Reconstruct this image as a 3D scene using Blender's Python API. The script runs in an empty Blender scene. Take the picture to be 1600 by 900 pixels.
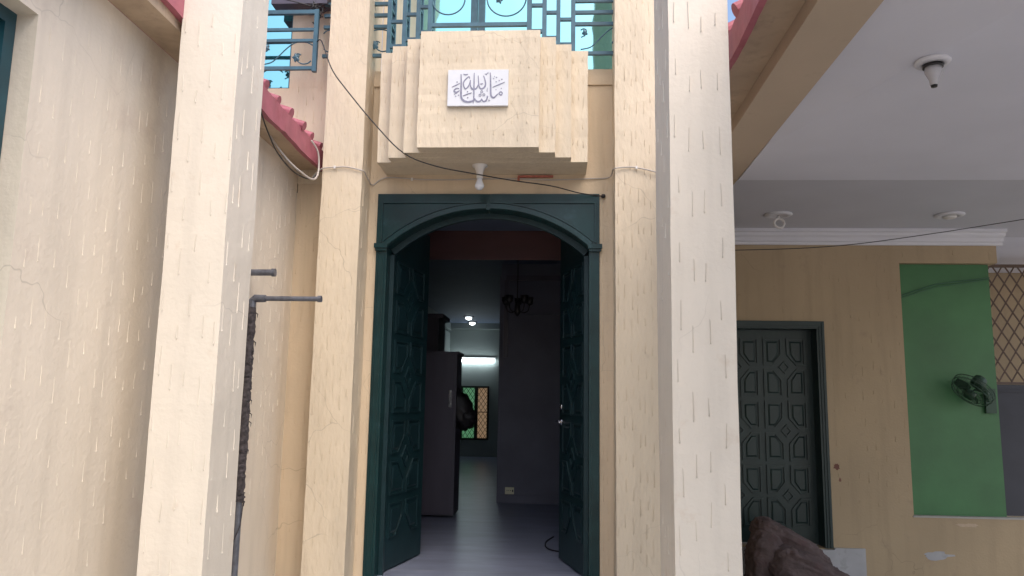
import bpy, math, random
from mathutils import Vector, Matrix
random.seed(11)
S = bpy.context.scene
COL = S.collection
R = math.radians

# ------------------------------------------------------------------ camera
cam_d = bpy.data.cameras.new("camera"); cam = bpy.data.objects.new("camera", cam_d); COL.objects.link(cam)
cam_d.sensor_width = 36; cam_d.lens = 27.0; cam_d.clip_start = .05; cam_d.clip_end = 3000
M = Matrix(((0.998213376, -0.007264497, 0.059306681), (0.057606165, -0.146484247, -0.98753425), (0.015861434, 0.989186328, -0.145804055)))
cam.matrix_world = Matrix.Translation((0, 0, 1.6)) @ M.to_4x4()
S.camera = cam
S.render.resolution_x = 1600; S.render.resolution_y = 900

# ------------------------------------------------------------------ light
SUN_ELEV, SUN_AZ = 56.0, 150.0          # azimuth measured clockwise from +Y (sun behind the camera)
w = bpy.data.worlds.new("World"); S.world = w; w.use_nodes = True
nt = w.node_tree; bg = nt.nodes["Background"]
sky = nt.nodes.new("ShaderNodeTexSky"); sky.sky_type = 'NISHITA'; sky.sun_disc = False
sky.sun_elevation = R(SUN_ELEV); sky.sun_rotation = R(SUN_AZ)
sky.dust_density = 4.0; sky.air_density = 1.0; sky.ozone_density = 1.0
nt.links.new(sky.outputs[0], bg.inputs[0]); bg.inputs[1].default_value = 0.15
sd = bpy.data.lights.new("sun", 'SUN'); sd.energy = .6; sd.angle = R(60); sd.color = (1, .93, .84)
sun = bpy.data.objects.new("sun", sd); COL.objects.link(sun)
az, el = R(SUN_AZ), R(SUN_ELEV)
sv = Vector((math.sin(az)*math.cos(el), math.cos(az)*math.cos(el), math.sin(el)))
sun.rotation_euler = sv.to_track_quat('Z', 'Y').to_euler()
sun.location = (-3, -6, 8)
vs = S.view_settings
vs.view_transform = 'Standard'; vs.look = 'None'; vs.gamma = 1; vs.exposure = 1.05; vs.use_curve_mapping = False

# ------------------------------------------------------------------ materials
def nodes(name):
    m = bpy.data.materials.new(name); m.use_nodes = True
    return m, m.node_tree, m.node_tree.nodes["Principled BSDF"]
def mat(name, col, rough=.6, metal=0, var=.12, scale=3.0, bump=0.0, bscale=60, spec=.5, col2=None, c2lo=.55, c2hi=.75, c2scale=9, coat=0, stretch=(1, 1, 1), wear=0):
    m, t, p = nodes(name)
    N, L = t.nodes.new, t.links.new
    geo = N("ShaderNodeNewGeometry"); mp = N("ShaderNodeMapping"); mp.inputs['Scale'].default_value = stretch
    L(geo.outputs['Position'], mp.inputs['Vector'])
    n = N("ShaderNodeTexNoise"); n.inputs['Scale'].default_value = scale; n.inputs['Detail'].default_value = 6
    L(mp.outputs[0], n.inputs['Vector'])
    r = N("ShaderNodeValToRGB"); r.color_ramp.elements[0].position = .3; r.color_ramp.elements[1].position = .7
    a = [max(0, c*(1-var)) for c in col]; b = [min(1, c*(1+var)) for c in col]
    r.color_ramp.elements[0].color = (*a, 1); r.color_ramp.elements[1].color = (*b, 1)
    L(n.outputs['Fac'], r.inputs[0]); out = r.outputs[0]
    if col2:
        n2 = N("ShaderNodeTexNoise"); n2.inputs['Scale'].default_value = c2scale; n2.inputs['Detail'].default_value = 8; n2.inputs['Roughness'].default_value = .65
        L(mp.outputs[0], n2.inputs['Vector'])
        mr = N("ShaderNodeMapRange"); mr.inputs[1].default_value = c2lo; mr.inputs[2].default_value = c2hi
        L(n2.outputs['Fac'], mr.inputs[0])
        mx = N("ShaderNodeMix"); mx.data_type = 'RGBA'; mx.inputs[7].default_value = (*col2, 1)
        L(mr.outputs[0], mx.inputs[0]); L(out, mx.inputs[6]); out = mx.outputs[2]
    if wear:
        m3 = N("ShaderNodeMapping"); m3.inputs['Scale'].default_value = (11, 11, .8); L(geo.outputs['Position'], m3.inputs['Vector'])
        n3 = N("ShaderNodeTexNoise"); n3.inputs['Scale'].default_value = 1; n3.inputs['Detail'].default_value = 5; L(m3.outputs[0], n3.inputs['Vector'])
        r3 = N("ShaderNodeMapRange"); r3.inputs[1].default_value = .5; r3.inputs[2].default_value = .8; r3.inputs[4].default_value = wear; L(n3.outputs['Fac'], r3.inputs[0])
        # hairline cracks, only here and there
        wz = N("ShaderNodeTexNoise"); wz.inputs['Scale'].default_value = 6; L(geo.outputs['Position'], wz.inputs['Vector'])
        va = N("ShaderNodeVectorMath"); va.operation = 'MULTIPLY_ADD'; va.inputs[1].default_value = (.16, .16, .16)
        L(wz.outputs['Color'], va.inputs[0]); L(geo.outputs['Position'], va.inputs[2])
        vo = N("ShaderNodeTexVoronoi"); vo.feature = 'DISTANCE_TO_EDGE'; vo.inputs['Scale'].default_value = 2.1; L(va.outputs[0], vo.inputs['Vector'])
        r4 = N("ShaderNodeMapRange"); r4.inputs[1].default_value = .006; r4.inputs[2].default_value = .001; r4.inputs[4].default_value = .5; L(vo.outputs['Distance'], r4.inputs[0])
        n5 = N("ShaderNodeTexNoise"); n5.inputs['Scale'].default_value = 1.1; L(geo.outputs['Position'], n5.inputs['Vector'])
        r5 = N("ShaderNodeMapRange"); r5.inputs[1].default_value = .50; r5.inputs[2].default_value = .62; L(n5.outputs['Fac'], r5.inputs[0])
        mm = N("ShaderNodeMath"); mm.operation = 'MULTIPLY'; L(r4.outputs[0], mm.inputs[0]); L(r5.outputs[0], mm.inputs[1])
        ma = N("ShaderNodeMath"); ma.operation = 'MAXIMUM'; L(mm.outputs[0], ma.inputs[0]); L(r3.outputs[0], ma.inputs[1])
        mw_ = N("ShaderNodeMix"); mw_.data_type = 'RGBA'; mw_.inputs[7].default_value = (*[c*.52 for c in col], 1)
        L(ma.outputs[0], mw_.inputs[0]); L(out, mw_.inputs[6]); out = mw_.outputs[2]
    L(out, p.inputs['Base Color'])
    p.inputs['Roughness'].default_value = rough; p.inputs['Metallic'].default_value = metal
    p.inputs['Specular IOR Level'].default_value = spec; p.inputs['Coat Weight'].default_value = coat
    if bump:
        nb = N("ShaderNodeTexNoise"); nb.inputs['Scale'].default_value = bscale; nb.inputs['Detail'].default_value = 5
        L(mp.outputs[0], nb.inputs['Vector'])
        nb2 = N("ShaderNodeTexNoise"); nb2.inputs['Scale'].default_value = bscale/9; nb2.inputs['Detail'].default_value = 3
        L(mp.outputs[0], nb2.inputs['Vector'])
        ad = N("ShaderNodeMath"); ad.operation = 'MULTIPLY_ADD'; ad.inputs[1].default_value = 2.5
        L(nb2.outputs['Fac'], ad.inputs[0]); L(nb.outputs['Fac'], ad.inputs[2])
        bp = N("ShaderNodeBump"); bp.inputs['Strength'].default_value = 1; bp.inputs['Distance'].default_value = bump
        L(ad.outputs[0], bp.inputs['Height']); L(bp.outputs[0], p.inputs['Normal'])
    return m
def emit(name, col, s):
    m, t, p = nodes(name)
    p.inputs['Emission Color'].default_value = (*col, 1); p.inputs['Emission Strength'].default_value = s
    p.inputs['Base Color'].default_value = (.8, .8, .8, 1)
    return m
CREAM = mat("cream_wall_paint", (.61, .49, .345), .75, var=.05, scale=1.6, bump=.0022, bscale=55, col2=(.50, .385, .27), c2lo=.62, c2hi=.85, c2scale=5, wear=0.4)
BOXP = mat("cream_box_paint", (.65, .555, .42), .75, var=.06, scale=2.5, bump=.005, bscale=45, stretch=(1, 1, .35), col2=(.5, .41, .31), c2lo=.6, c2hi=.85, c2scale=12, wear=0.22)
COLP = mat("column_cream_paint", (.70, .645, .56), .72, var=.035, scale=3, bump=.0016, bscale=50, col2=(.60, .50, .40), c2lo=.6, c2hi=.8, c2scale=7, wear=0.22)
PINKP = mat("side_wall_paint", (.71, .635, .53), .75, var=.05, scale=1.3, bump=.002, bscale=50, col2=(.55, .46, .39), c2lo=.58, c2hi=.85, c2scale=3, wear=0.25)
TANP = mat("carport_wall_paint", (.40, .305, .19), .75, var=.06, scale=1.5, bump=.0015, bscale=60, col2=(.30, .225, .155), c2lo=.6, c2hi=.85, c2scale=6, wear=0.3)
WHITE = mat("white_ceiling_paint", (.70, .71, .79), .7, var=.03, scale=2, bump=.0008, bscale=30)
FARC = mat("rear_ceiling_grey_white", (.55, .56, .62), .7, var=.03, scale=2)  # rear ceiling bay, coloured greyer than the front part
CORN = mat("white_cornice_paint", (.66, .66, .70), .6, var=.03)
GREEN = mat("dark_green_gloss_paint", (.005, .029, .031), .30, var=.25, scale=7, bump=.0005, bscale=60, col2=(.04, .09, .11), c2lo=.6, c2hi=.82, c2scale=4, spec=.35)
GREEN2 = mat("door_leaf_green_paint", (.008, .027, .032), .42, spec=.3, var=.2, scale=6, bump=.0005, bscale=80, col2=(.02, .05, .055), c2lo=.6, c2hi=.85)
GREEN3 = mat("door_moulding_green_paint", (.007, .023, .028), .36, var=.2, scale=6, spec=.5)
GDOOR = mat("carport_door_green_paint", (.009, .027, .026), .42, var=.12, scale=4, bump=.0006, bscale=60)
TEAL = mat("teal_window_frame", (.012, .06, .08), .35, var=.2, scale=8)
RAIL = mat("slate_blue_metal_paint", (.045, .115, .16), .45, var=.18, scale=14, spec=.5)
RED = mat("rose_red_tile_paint", (.38, .115, .15), .6, var=.14, scale=8, bump=.002, bscale=40, col2=(.30, .07, .08), c2lo=.55, c2hi=.8)
SOFF = mat("weathered_soffit_plaster", (.50, .385, .275), .8, var=.12, scale=3, bump=.003, bscale=30, col2=(.33, .26, .2), c2lo=.58, c2hi=.75, c2scale=6, wear=0.5)
BEAMP = mat("beam_tan_paint", (.50, .40, .30), .75, var=.05, scale=1.5, bump=.0015, bscale=60, col2=(.42, .33, .25), c2lo=.6, c2hi=.85, c2scale=6)
GWALL = mat("emerald_wall_paint", (.045, .16, .055), .45, var=.18, scale=2.2, bump=.0008, bscale=30)
CONC = mat("grey_paving", (.40, .38, .35), .7, var=.12, scale=2, bump=.003, bscale=40)
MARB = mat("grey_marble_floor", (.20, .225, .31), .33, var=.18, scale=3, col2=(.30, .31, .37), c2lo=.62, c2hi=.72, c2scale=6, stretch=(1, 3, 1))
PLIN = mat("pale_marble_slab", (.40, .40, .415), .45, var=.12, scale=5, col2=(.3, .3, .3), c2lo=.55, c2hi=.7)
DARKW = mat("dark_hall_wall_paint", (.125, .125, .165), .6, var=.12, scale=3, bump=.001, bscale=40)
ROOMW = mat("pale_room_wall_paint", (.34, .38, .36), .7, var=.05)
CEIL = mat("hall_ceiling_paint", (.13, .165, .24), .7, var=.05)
BROWN = mat("dark_brown_wood", (.075, .066, .092), .45, var=.2, scale=5, stretch=(1, 1, .15))
REDB = mat("red_brown_timber", (.10, .04, .038), .5, var=.2, scale=5, stretch=(.3, 1, 1))
BLACK = mat("black_plastic", (.018, .016, .018), .5, var=.2)
WCAB = mat("pale_cable_sheath", (.46, .42, .39), .6, var=.1)
PIPE = mat("grey_steel_pipe", (.13, .14, .17), .45, metal=.3, var=.25, scale=30)
WRAP = mat("dark_tattered_wrap", (.055, .048, .052), .85, var=.5, scale=60, bump=.006, bscale=90)
CHROME = mat("worn_chrome", (.62, .62, .65), .22, metal=1, var=.08)
PORC = mat("white_porcelain", (.72, .70, .68), .3, var=.03)
BULB = mat("frosted_bulb_glass", (.78, .80, .84), .18, var=.02)
PLAQ = mat("white_plaque_tile", (.66, .675, .71), .35, var=.03, scale=30)
INK = mat("grey_lettering", (.22, .22, .30), .5, var=.25, scale=80)
SACK = mat("brown_sack_cloth", (.105, .076, .074), .9, var=.2, scale=12, bump=.008, bscale=55, col2=(.10, .062, .062), c2lo=.5, c2hi=.7)
NAVY = mat("dark_navy_tarpaulin", (.045, .045, .07), .7, var=.3, scale=9, bump=.006, bscale=40)
TAPE = mat("rust_red_tape", (.42, .13, .09), .7, var=.2, scale=40)
SOCK = mat("cream_socket_plastic", (.70, .66, .46), .4, var=.03)
REVEAL = mat("bare_grey_plaster", (.42, .41, .36), .85, var=.15, scale=8, bump=.004, bscale=40)
FANM = mat("dark_fan_plastic", (.025, .065, .04), .5, var=.2)
TUBE = emit("fluorescent_tube_light", (.80, .93, 1), 7)
DLAMP = emit("downlight_glow", (.85, .95, 1), 3)
BOARD = mat("dark_grey_board", (.03, .032, .045), .6, var=.15)
def glass_coat(name, col, rough, base=(.02, .1, .11)):
    m, t, p = nodes(name)
    N, L = t.nodes.new, t.links.new
    p.inputs['Base Color'].default_value = (*col, 1); p.inputs['Metallic'].default_value = 1; p.inputs['Roughness'].default_value = rough
    nb = N("ShaderNodeTexNoise"); nb.inputs['Scale'].default_value = 1.6
    geo = N("ShaderNodeNewGeometry"); L(geo.outputs['Position'], nb.inputs['Vector'])
    bp = N("ShaderNodeBump"); bp.inputs['Distance'].default_value = .012; bp.inputs['Strength'].default_value = .6
    L(nb.outputs['Fac'], bp.inputs['Height']); L(bp.outputs[0], p.inputs['Normal'])
    return m
TURQ = glass_coat("turquoise_mirror_glass", (.33, .66, .66), .04)
DGLASS = glass_coat("dark_teal_glass", (.05, .16, .17), .08)
GPANE = mat("green_window_pane", (.10, .28, .12), .3, var=.3, scale=6)
BPANE = mat("brown_window_pane", (.38, .22, .12), .3, var=.4, scale=6)

# ------------------------------------------------------------------ mesh helpers
class MB:
    def __init__(s): s.v = []; s.f = []; s.m = []
    def add(s, vs, fs, mi=0):
        o = len(s.v); s.v += [tuple(p) for p in vs]; s.f += [tuple(i+o for i in f) for f in fs]; s.m += [mi]*len(fs); return s
    def box(s, x0, x1, y0, y1, z0, z1, mi=0, T=None):
        vs = [(x, y, z) for z in (z0, z1) for y in (y0, y1) for x in (x0, x1)]
        if T: vs = [T @ Vector(p) for p in vs]
        return s.add(vs, [(0, 2, 3, 1), (4, 5, 7, 6), (0, 1, 5, 4), (2, 6, 7, 3), (0, 4, 6, 2), (1, 3, 7, 5)], mi)
    def prism(s, pts, a, b, axis='Y', mi=0, T=None):
        """pts 2D polygon extruded from a to b along axis. Y: pts=(x,z); X: pts=(y,z); Z: pts=(x,y)"""
        def mk(p, d): return {'Y': (p[0], d, p[1]), 'X': (d, p[0], p[1]), 'Z': (p[0], p[1], d)}[axis]
        n = len(pts); vs = [mk(p, a) for p in pts]+[mk(p, b) for p in pts]
        if T: vs = [T @ Vector(p) for p in vs]
        fs = [tuple(range(n)), tuple(range(2*n-1, n-1, -1))]+[(i, i+n, (i+1) % n+n, (i+1) % n) for i in range(n)]
        return s.add(vs, fs, mi)
    def strip(s, outer, inner, a, b, closed=True, T=None, mi=0):
        """ring (or open band) between two 2D polylines (x,z), extruded in Y from a (front) to b"""
        n = len(outer); vs = []
        for p in outer: vs.append((p[0], a, p[1]))
        for p in inner: vs.append((p[0], a, p[1]))
        for p in outer: vs.append((p[0], b, p[1]))
        for p in inner: vs.append((p[0], b, p[1]))
        if T: vs = [T @ Vector(p) for p in vs]
        fs = []
        for i in range(n if closed else n-1):
            j = (i+1) % n
            fs += [(i, j, n+j, n+i), (2*n+i, 3*n+i, 3*n+j, 2*n+j), (i, 2*n+i, 2*n+j, j), (n+i, n+j, 3*n+j, 3*n+i)]
        if not closed: fs += [(0, n, 3*n, 2*n), (n-1, 3*n-1, 4*n-1, 2*n-1)]
        return s.add(vs, fs, mi)
    def tube(s, path, r, n=6, caps=True, mi=0):
        P = [Vector(p) for p in path]; rs = r if isinstance(r, (list, tuple)) else [r]*len(P)
        up = None; vs = []
        for i, p in enumerate(P):
            d = (P[min(i+1, len(P)-1)]-P[max(i-1, 0)]).normalized()
            if up is None: up = d.orthogonal().normalized()
            up = (up-d*up.dot(d)).normalized(); q = d.cross(up)
            for k in range(n):
                a = 2*math.pi*k/n; vs.append(p+(up*math.cos(a)+q*math.sin(a))*rs[i])
        fs = [(i*n+k, i*n+(k+1) % n, (i+1)*n+(k+1) % n, (i+1)*n+k) for i in range(len(P)-1) for k in range(n)]
        if caps: fs += [tuple(range(n-1, -1, -1)), tuple((len(P)-1)*n+k for k in range(n))]
        return s.add(vs, fs, mi)
    def lathe(s, prof, c, n=20, T=None, mi=0):
        vs = []
        for r, z in prof:
            for k in range(n):
                a = 2*math.pi*k/n; p = Vector((r*math.cos(a), r*math.sin(a), z)); vs.append((T @ p if T else p)+Vector(c))
        m = len(prof)
        fs = [(i*n+k, i*n+(k+1) % n, (i+1)*n+(k+1) % n, (i+1)*n+k) for i in range(m-1) for k in range(n)]
        fs += [tuple(range(n-1, -1, -1)), tuple((m-1)*n+k for k in range(n))]
        return s.add(vs, fs, mi)
    def drips(s, face, u0, u1, z0, z1, d, du=.08, dz=.27, L=.11, hw=.0022, h=.0035, holes=(), mi=0, fade=None):
        """raised plaster drips. face: 'Y-' plane y=d seen from -Y; 'X+' plane x=d seen from +X; 'X-' seen from -X"""
        def mk(u, z, o):
            return {'Y-': (u, d-o, z), 'X+': (d+o, u, z), 'X-': (d-o, u, z)}[face]
        u = u0+du*random.uniform(.3, .7); c = 0
        while u < u1-.008:
            z = z0+random.uniform(0, .1)+(c % 2)*dz*.5
            while z < z1-.02:
                l = L*random.uniform(.55, 1.25); uu = u+random.uniform(-.16, .16)*du
                zt = min(z+l, z1-.01); ok = u0+.006 < uu < u1-.006 and zt-z > .02
                for (a, b, e, g) in holes:
                    if a-.01 < uu < b+.01 and zt > e-.01 and z < g+.01: ok = False
                if fade and random.random() > (z-fade[0])/(fade[1]-fade[0]): ok = False
                if ok:
                    w_ = hw*random.uniform(.75, 1.2); hh = h*random.uniform(.7, 1.2); sl = random.uniform(-.003, .003)
                    b = w_*1.9; zb = z+.006
                    vs = [mk(uu+sl-w_*.5, zt, -.001), mk(uu+sl+w_*.5, zt, -.001), mk(uu+sl, zt-.01, hh*.6),
                          mk(uu-w_, zb+.006, -.001), mk(uu+w_, zb+.006, -.001), mk(uu, zb+.006, hh),
                          mk(uu-b, zb, -.001), mk(uu+b, zb, -.001), mk(uu, zb, hh*1.9), mk(uu, zb-.007, -.001)]
                    s.add(vs, [(0, 2, 5, 3), (2, 1, 4, 5), (0, 1, 2), (3, 5, 8, 6), (5, 4, 7, 8), (6, 8, 9), (8, 7, 9)], mi)
                z += dz*random.uniform(.82, 1.18)
            u += du; c += 1
        return s
    def build(s, name, m, parent=None, smooth=False, origin=None, kind=None):
        ms = bpy.data.meshes.new(name)
        if origin is None:
            if parent is not None: origin = Vector(parent['o_'])
            else:
                xs = [p[0] for p in s.v]; ys = [p[1] for p in s.v]; zs = [p[2] for p in s.v]
                origin = Vector(((min(xs)+max(xs))/2, (min(ys)+max(ys))/2, min(zs)))
        origin = Vector(origin)
        ms.from_pydata([tuple(Vector(p)-origin) for p in s.v], [], s.f)
        for q in (m if isinstance(m, (list, tuple)) else [m]): ms.materials.append(q)
        for i, p in enumerate(ms.polygons):
            p.material_index = s.m[i]; p.use_smooth = smooth
        ms.update()
        import bmesh
        b = bmesh.new(); b.from_mesh(ms); bmesh.ops.recalc_face_normals(b, faces=b.faces); b.to_mesh(ms); b.free()
        o = bpy.data.objects.new(name, ms); COL.objects.link(o)
        o['o_'] = tuple(origin)
        if parent is not None: o.parent = parent
        else: o.location = origin
        if kind: o['kind'] = kind
        return o
def thing(name, label, cat, loc, group=None):
    o = bpy.data.objects.new(name, None); COL.objects.link(o); o.location = loc; o['o_'] = tuple(loc)
    o['label'] = label; o['category'] = cat
    if group: o['group'] = group
    return o
def tag(o, label, cat, group=None):
    o['label'] = label; o['category'] = cat
    if group: o['group'] = group
    return o
def smoothpath(pts, n=6):
    P = [Vector(p) for p in pts]; out = []
    for i in range(len(P)-1):
        a, b, c, d = P[max(i-1, 0)], P[i], P[i+1], P[min(i+2, len(P)-1)]
        for k in range(n):
            t = k/n
            out.append(.5*((2*b)+(c-a)*t+(2*a-5*b+4*c-d)*t*t+(3*b-a-3*c+d)*t**3))
    return out+[P[-1]]
def edge_block(m, x0, x1, y0, y1, z0, z1, amp=.003, step=.05):
    """a hand plastered square pier: many levels with slightly wandering corners"""
    n = max(2, int((z1-z0)/step)); vs = []
    w = [0]*8
    for i in range(n+1):
        w = [q*.7+random.uniform(-amp, amp)*.6 for q in w]
        z = z0+(z1-z0)*i/n
        vs += [(x0+w[0], y0+w[1], z), (x1+w[2], y0+w[3], z), (x1+w[4], y1+w[5], z), (x0+w[6], y1+w[7], z)]
    fs = [(i*4+k, i*4+(k+1) % 4, i*4+4+(k+1) % 4, i*4+4+k) for i in range(n) for k in range(4)]
    fs += [(3, 2, 1, 0), tuple(n*4+k for k in range(4))]
    return m.add(vs, fs)

D = 5.05; FL = .465
# ------------------------------------------------------------------ ground and platform
MB().box(-400, 400, -400, 400, -.3, 0).build("ground", CONC, kind='structure')
p = MB()
p.box(-1.8, 1.03, 4.72, 5.35, .30, FL); p.box(-1.8, 1.03, 4.42, 5.35, .15, .30); p.box(-1.8, 1.03, 4.12, 5.35, .004, .15)
p.build("entrance_step_platform", PLIN, kind='structure')

# ------------------------------------------------------------------ main house
house = thing("house", "two storey cream plastered house with tall arched green doorway", "house", (-.47, D, 0))
m = MB()
# bay wall with the doorway cut out, up to the balcony ledge
m.box(-1.555, -1.228, D, D+.28, 0, 3.76); m.box(-1.795, -1.555, D, D+.28, 0, 3.06); m.box(.277, .63, D, D+.28, 0, 3.758); m.box(.63, 1.03, D, D+.28, 0, 3.55)
m.box(-1.228, .277, D, D+.28, 2.987, 3.759)
m.box(-1.228, .277, D, D+.28, 0, FL-.004)
# ledge slab of the balcony
m.box(-1.30, .62, D-.012, D+.27, 3.76, 3.872)
m.drips('Y-', -1.80, -1.56, .55, 3.0, D, du=.055, dz=.22, L=.10, hw=.0018, h=.003)
m.drips('Y-', -1.285, -1.232, .5, 3.7, D, du=.026, dz=.16, L=.09, hw=.0016, h=.0025)
m.drips('Y-', .285, .36, .5, 3.7, D, du=.03, dz=.16, L=.09, hw=.0016, h=.0025)
m.build("front_wall", CREAM, house)
m = MB()
# upper wall with the window on the left, recessed balcony walls
m.box(-1.90, -1.555, D+.001, D+.2, 3.062, 3.765); m.box(-1.90, -1.30, D, D+.2, 3.765, 6.4); m.box(-3.6, -1.90, D, D+.2, 3.062, 3.757)
m.box(-3.6, -1.795, D+.002, D+.2, 0, 3.0)
m.box(-3.6, -2.9, D, D+.2, 3.757, 6.4)
m.box(-1.30, -1.235, 5.26, 6.2, 3.76, 6.4)       # balcony side
m.box(-1.50, -1.235, 6.2, 6.4, 3.5, 6.4); m.box(.80, .9, 6.2, 6.4, 3.5, 6.4)
m.box(-1.235, .80, 6.2, 6.4, 3.5, 4.0)

m.drips('Y-', -1.85, -1.56, 3.1, 5.0, D, du=.055, dz=.2, L=.09, hw=.0018, h=.003)
m.build("upper_wall", BOXP, house)
MB().box(-1.30, .62, D+.2, 6.2, 3.70, 3.80).build("balcony_floor", CONC, house)
MB().box(-3.6, .75, D+.05, 8, 6.4, 6.55).build("roof", SOFF, house)
m = MB(); m.box(-1.8, 1.028, 5.34, 16.5, 3.36, 3.54); m.build("floor_slab", SOFF, house)
# pilasters
for (x0, x1) in ((-1.555, -1.288), (.365, .632)):
    m = MB(); edge_block(m, x0, x1, 4.82, D-.003, FL+.0, 6.2, .0032, .1)
    m.drips('Y-', x0, x1, .55, 5.4, 4.818, du=.042, dz=.19, L=.085, hw=.0013, h=.0026)
    (m.drips('X+', 4.83, 5.04, .5, 5.2, x1, du=.09, dz=.28, L=.1, hw=.0016, h=.0015) if x0 < 0 else m.drips('X-', 4.83, 5.04, .5, 5.2, x0, du=.09, dz=.28, L=.1, hw=.0016, h=.0015))
    m.build("pilaster", BOXP, house)
# balcony box, stepped in plan
steps = [(-1.18, .187, 4.77), (-1.086, .078, 4.68), (-.97, -.022, 4.585), (-.868, -.120, 4.49)]
m = MB(); zb, zt = 3.124, 3.878
back = D-.003
def wob(): return random.uniform(-.003, .003)
for i, (x0, x1, y0) in enumerate(steps):
    yb = back if i == 0 else steps[i-1][2]
    if i == 0:
        edge_block(m, x0, x1, y0, yb, zb, zt, .0035, .04)
    else:
        edge_block(m, x0, x1, y0, yb+.0015, zb+.002*i, zt+.003*i, .0035, .04)
for i, (x0, x1, y0) in enumerate(steps):
    if i < 3:
        nx0, nx1, _ = steps[i+1]
        for a, b in ((x0, nx0), (nx1, x1)):
            m.drips('Y-', a, b, zb+.02, zt-.02, y0-.001, du=.03, dz=.15, L=.07, hw=.0012, h=.0024)
    else: m.drips('Y-', x0, x1, zb+.02, zt-.02, y0-.001, du=.05, dz=.12, L=.05, hw=.0015, h=.0042, holes=[(-.69, -.305, 3.38, 3.63)])
m.build("balcony_box", BOXP, house)
# upper windows
def window(parent, x0, x1, y, z0, z1, mull, gl, fr, fw=.05):
    f = MB(); f.box(x0, x0+fw, y, y+.06, z0, z1); f.box(x1-fw, x1, y, y+.06, z0, z1)
    f.box(x0+fw, x1-fw, y, y+.06, z0, z0+fw); f.box(x0+fw, x1-fw, y, y+.06, z1-fw, z1)
    for a, b in mull: f.box(a, b, y-.004, y+.062, z0+fw, z1-fw)
    fo = f.build("window", fr, parent)
    xs = [x0+fw]+[q for ab in mull for q in ab]+[x1-fw]
    for k in range(0, len(xs), 2):
        MB().box(xs[k]+.001, xs[k+1]-.001, y+.025, y+.035, z0+fw+.001, z1-fw-.001).build("pane", gl, fo)
    return fo
window(house, -1.235, .80, 6.24, 4.0, 6.3, [(-.772, -.716), (-.708, -.65)], TURQ, RAIL, .04)
wo = window(house, -2.9, -1.90, D+.04, 3.757, 6.3, [(-2.42, -2.38)], TURQ, RAIL, .022)
MB().box(-2.02, -1.62, 4.93, D-.002, 4.33, 4.40).build("window_hood", BROWN, house)

# ---- door frame with arch
XL, XR = -1.227, .275; JL, JR = -1.152, .208; XC = (JL+JR)/2; HW = (JR-JL)/2
ZS, ZA, ZT = 2.62, 2.879, 2.985
rad = (HW*HW+(ZA-ZS)**2)/(2*(ZA-ZS)); cz = ZA-rad
def arch(x): return cz+math.sqrt(max(0, rad*rad-(x-XC)**2))
frame = MB()
frame.box(XL, JL, D-.012, D+.14, FL, ZS); frame.box(JR, XR, D-.012, D+.14, FL, ZS)
N_ = 28
for sgn in (0, 1):   # spandrels, butting at the centre joint
    xa, xb = (XL, XC-.004) if sgn == 0 else (XC+.004, XR)
    pts = [(xa, ZT), (xb, ZT)] if sgn == 0 else [(xb, ZT), (xa, ZT)]
    pts = [(XL, ZS), (XL, ZT), (XC-.003, ZT)] if sgn == 0 else [(XR, ZS), (XR, ZT), (XC+.003, ZT)]
    arc = []
    for k in range(N_+1):
        x = (XC-.003 + (JL-(XC-.003))*k/N_) if sgn == 0 else (XC+.003+(JR-(XC+.003))*k/N_)
        arc.append((x, arch(x)))
    top = []
    for (x, z) in arc: top.append((x, ZT))
    top[-1] = (XL if sgn == 0 else XR, ZT)
    frame.strip(top, arc, D-.02, D+.14, closed=False)
    xe, je = (XL, JL) if sgn == 0 else (XR, JR)
    frame.prism([(xe, ZS+.001), (je, ZS+.001), (xe, ZT-.001)], D-.0195, D+.1395)
frame.box(XC-.016, XC+.016, D-.026, D-.0205, ZA-.004, ZT-.002)
fo = frame.build("door_frame", GREEN, house)
for sgn in (-1, 1):     # raised moulding: horizontal, vertical, along the arch, and the capital at the spring line
    mo = MB()
    def X(x): return XC+sgn*x
    zt_ = ZT-.055; xe = HW+.045; inn = .045
    mo.box(min(X(.05), X(xe)), max(X(.05), X(xe)), D-.032, D-.0215, zt_-.012, zt_)
    mo.box(min(X(xe-.010), X(xe)), max(X(xe-.010), X(xe)), D-.032, D-.0215, ZS+.03, zt_-.0125)
    o1, i1 = [], []
    for k in range(N_+1):
        t = .012+(HW-.004-.012)*k/N_; z = arch(X(t)); nx = t/rad; nz = (z-cz)/rad
        i1.append((X(t+nx*.003), z+nz*.003)); o1.append((X(t+nx*.034), z+nz*.034))
    mo.strip(o1, i1, D-.036, D-.0205, closed=False)
    o2, i2 = [], []
    for k in range(N_+1):
        t = .012+(HW-.004-.012)*k/N_; z = arch(X(t)); nx = t/rad; nz = (z-cz)/rad
        i2.append((X(t+nx*.042), z+nz*.042)); o2.append((X(t+nx*.050), z+nz*.050))
    mo.strip(o2, i2, D-.029, D-.0205, closed=False)
    a, b = sorted((X(HW-.008), X(HW+.084))); mo.box(a, b, D-.045, D-.0215, ZS-.012, ZS+.018)
    a, b = sorted((X(HW-.002), X(HW+.078))); mo.box(a, b, D-.034, D-.0125, ZS-.03, ZS-.0125)
    a, b = sorted((X(HW+.016), X(HW+.024))); mo.box(a, b, D-.02, D-.0122, FL, ZS-.03)
    a, b = sorted((X(HW+.058), X(HW+.064))); mo.box(a, b, D-.018, D-.0122, FL, ZS-.03)
    mo.build("moulding", GREEN, fo)
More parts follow.
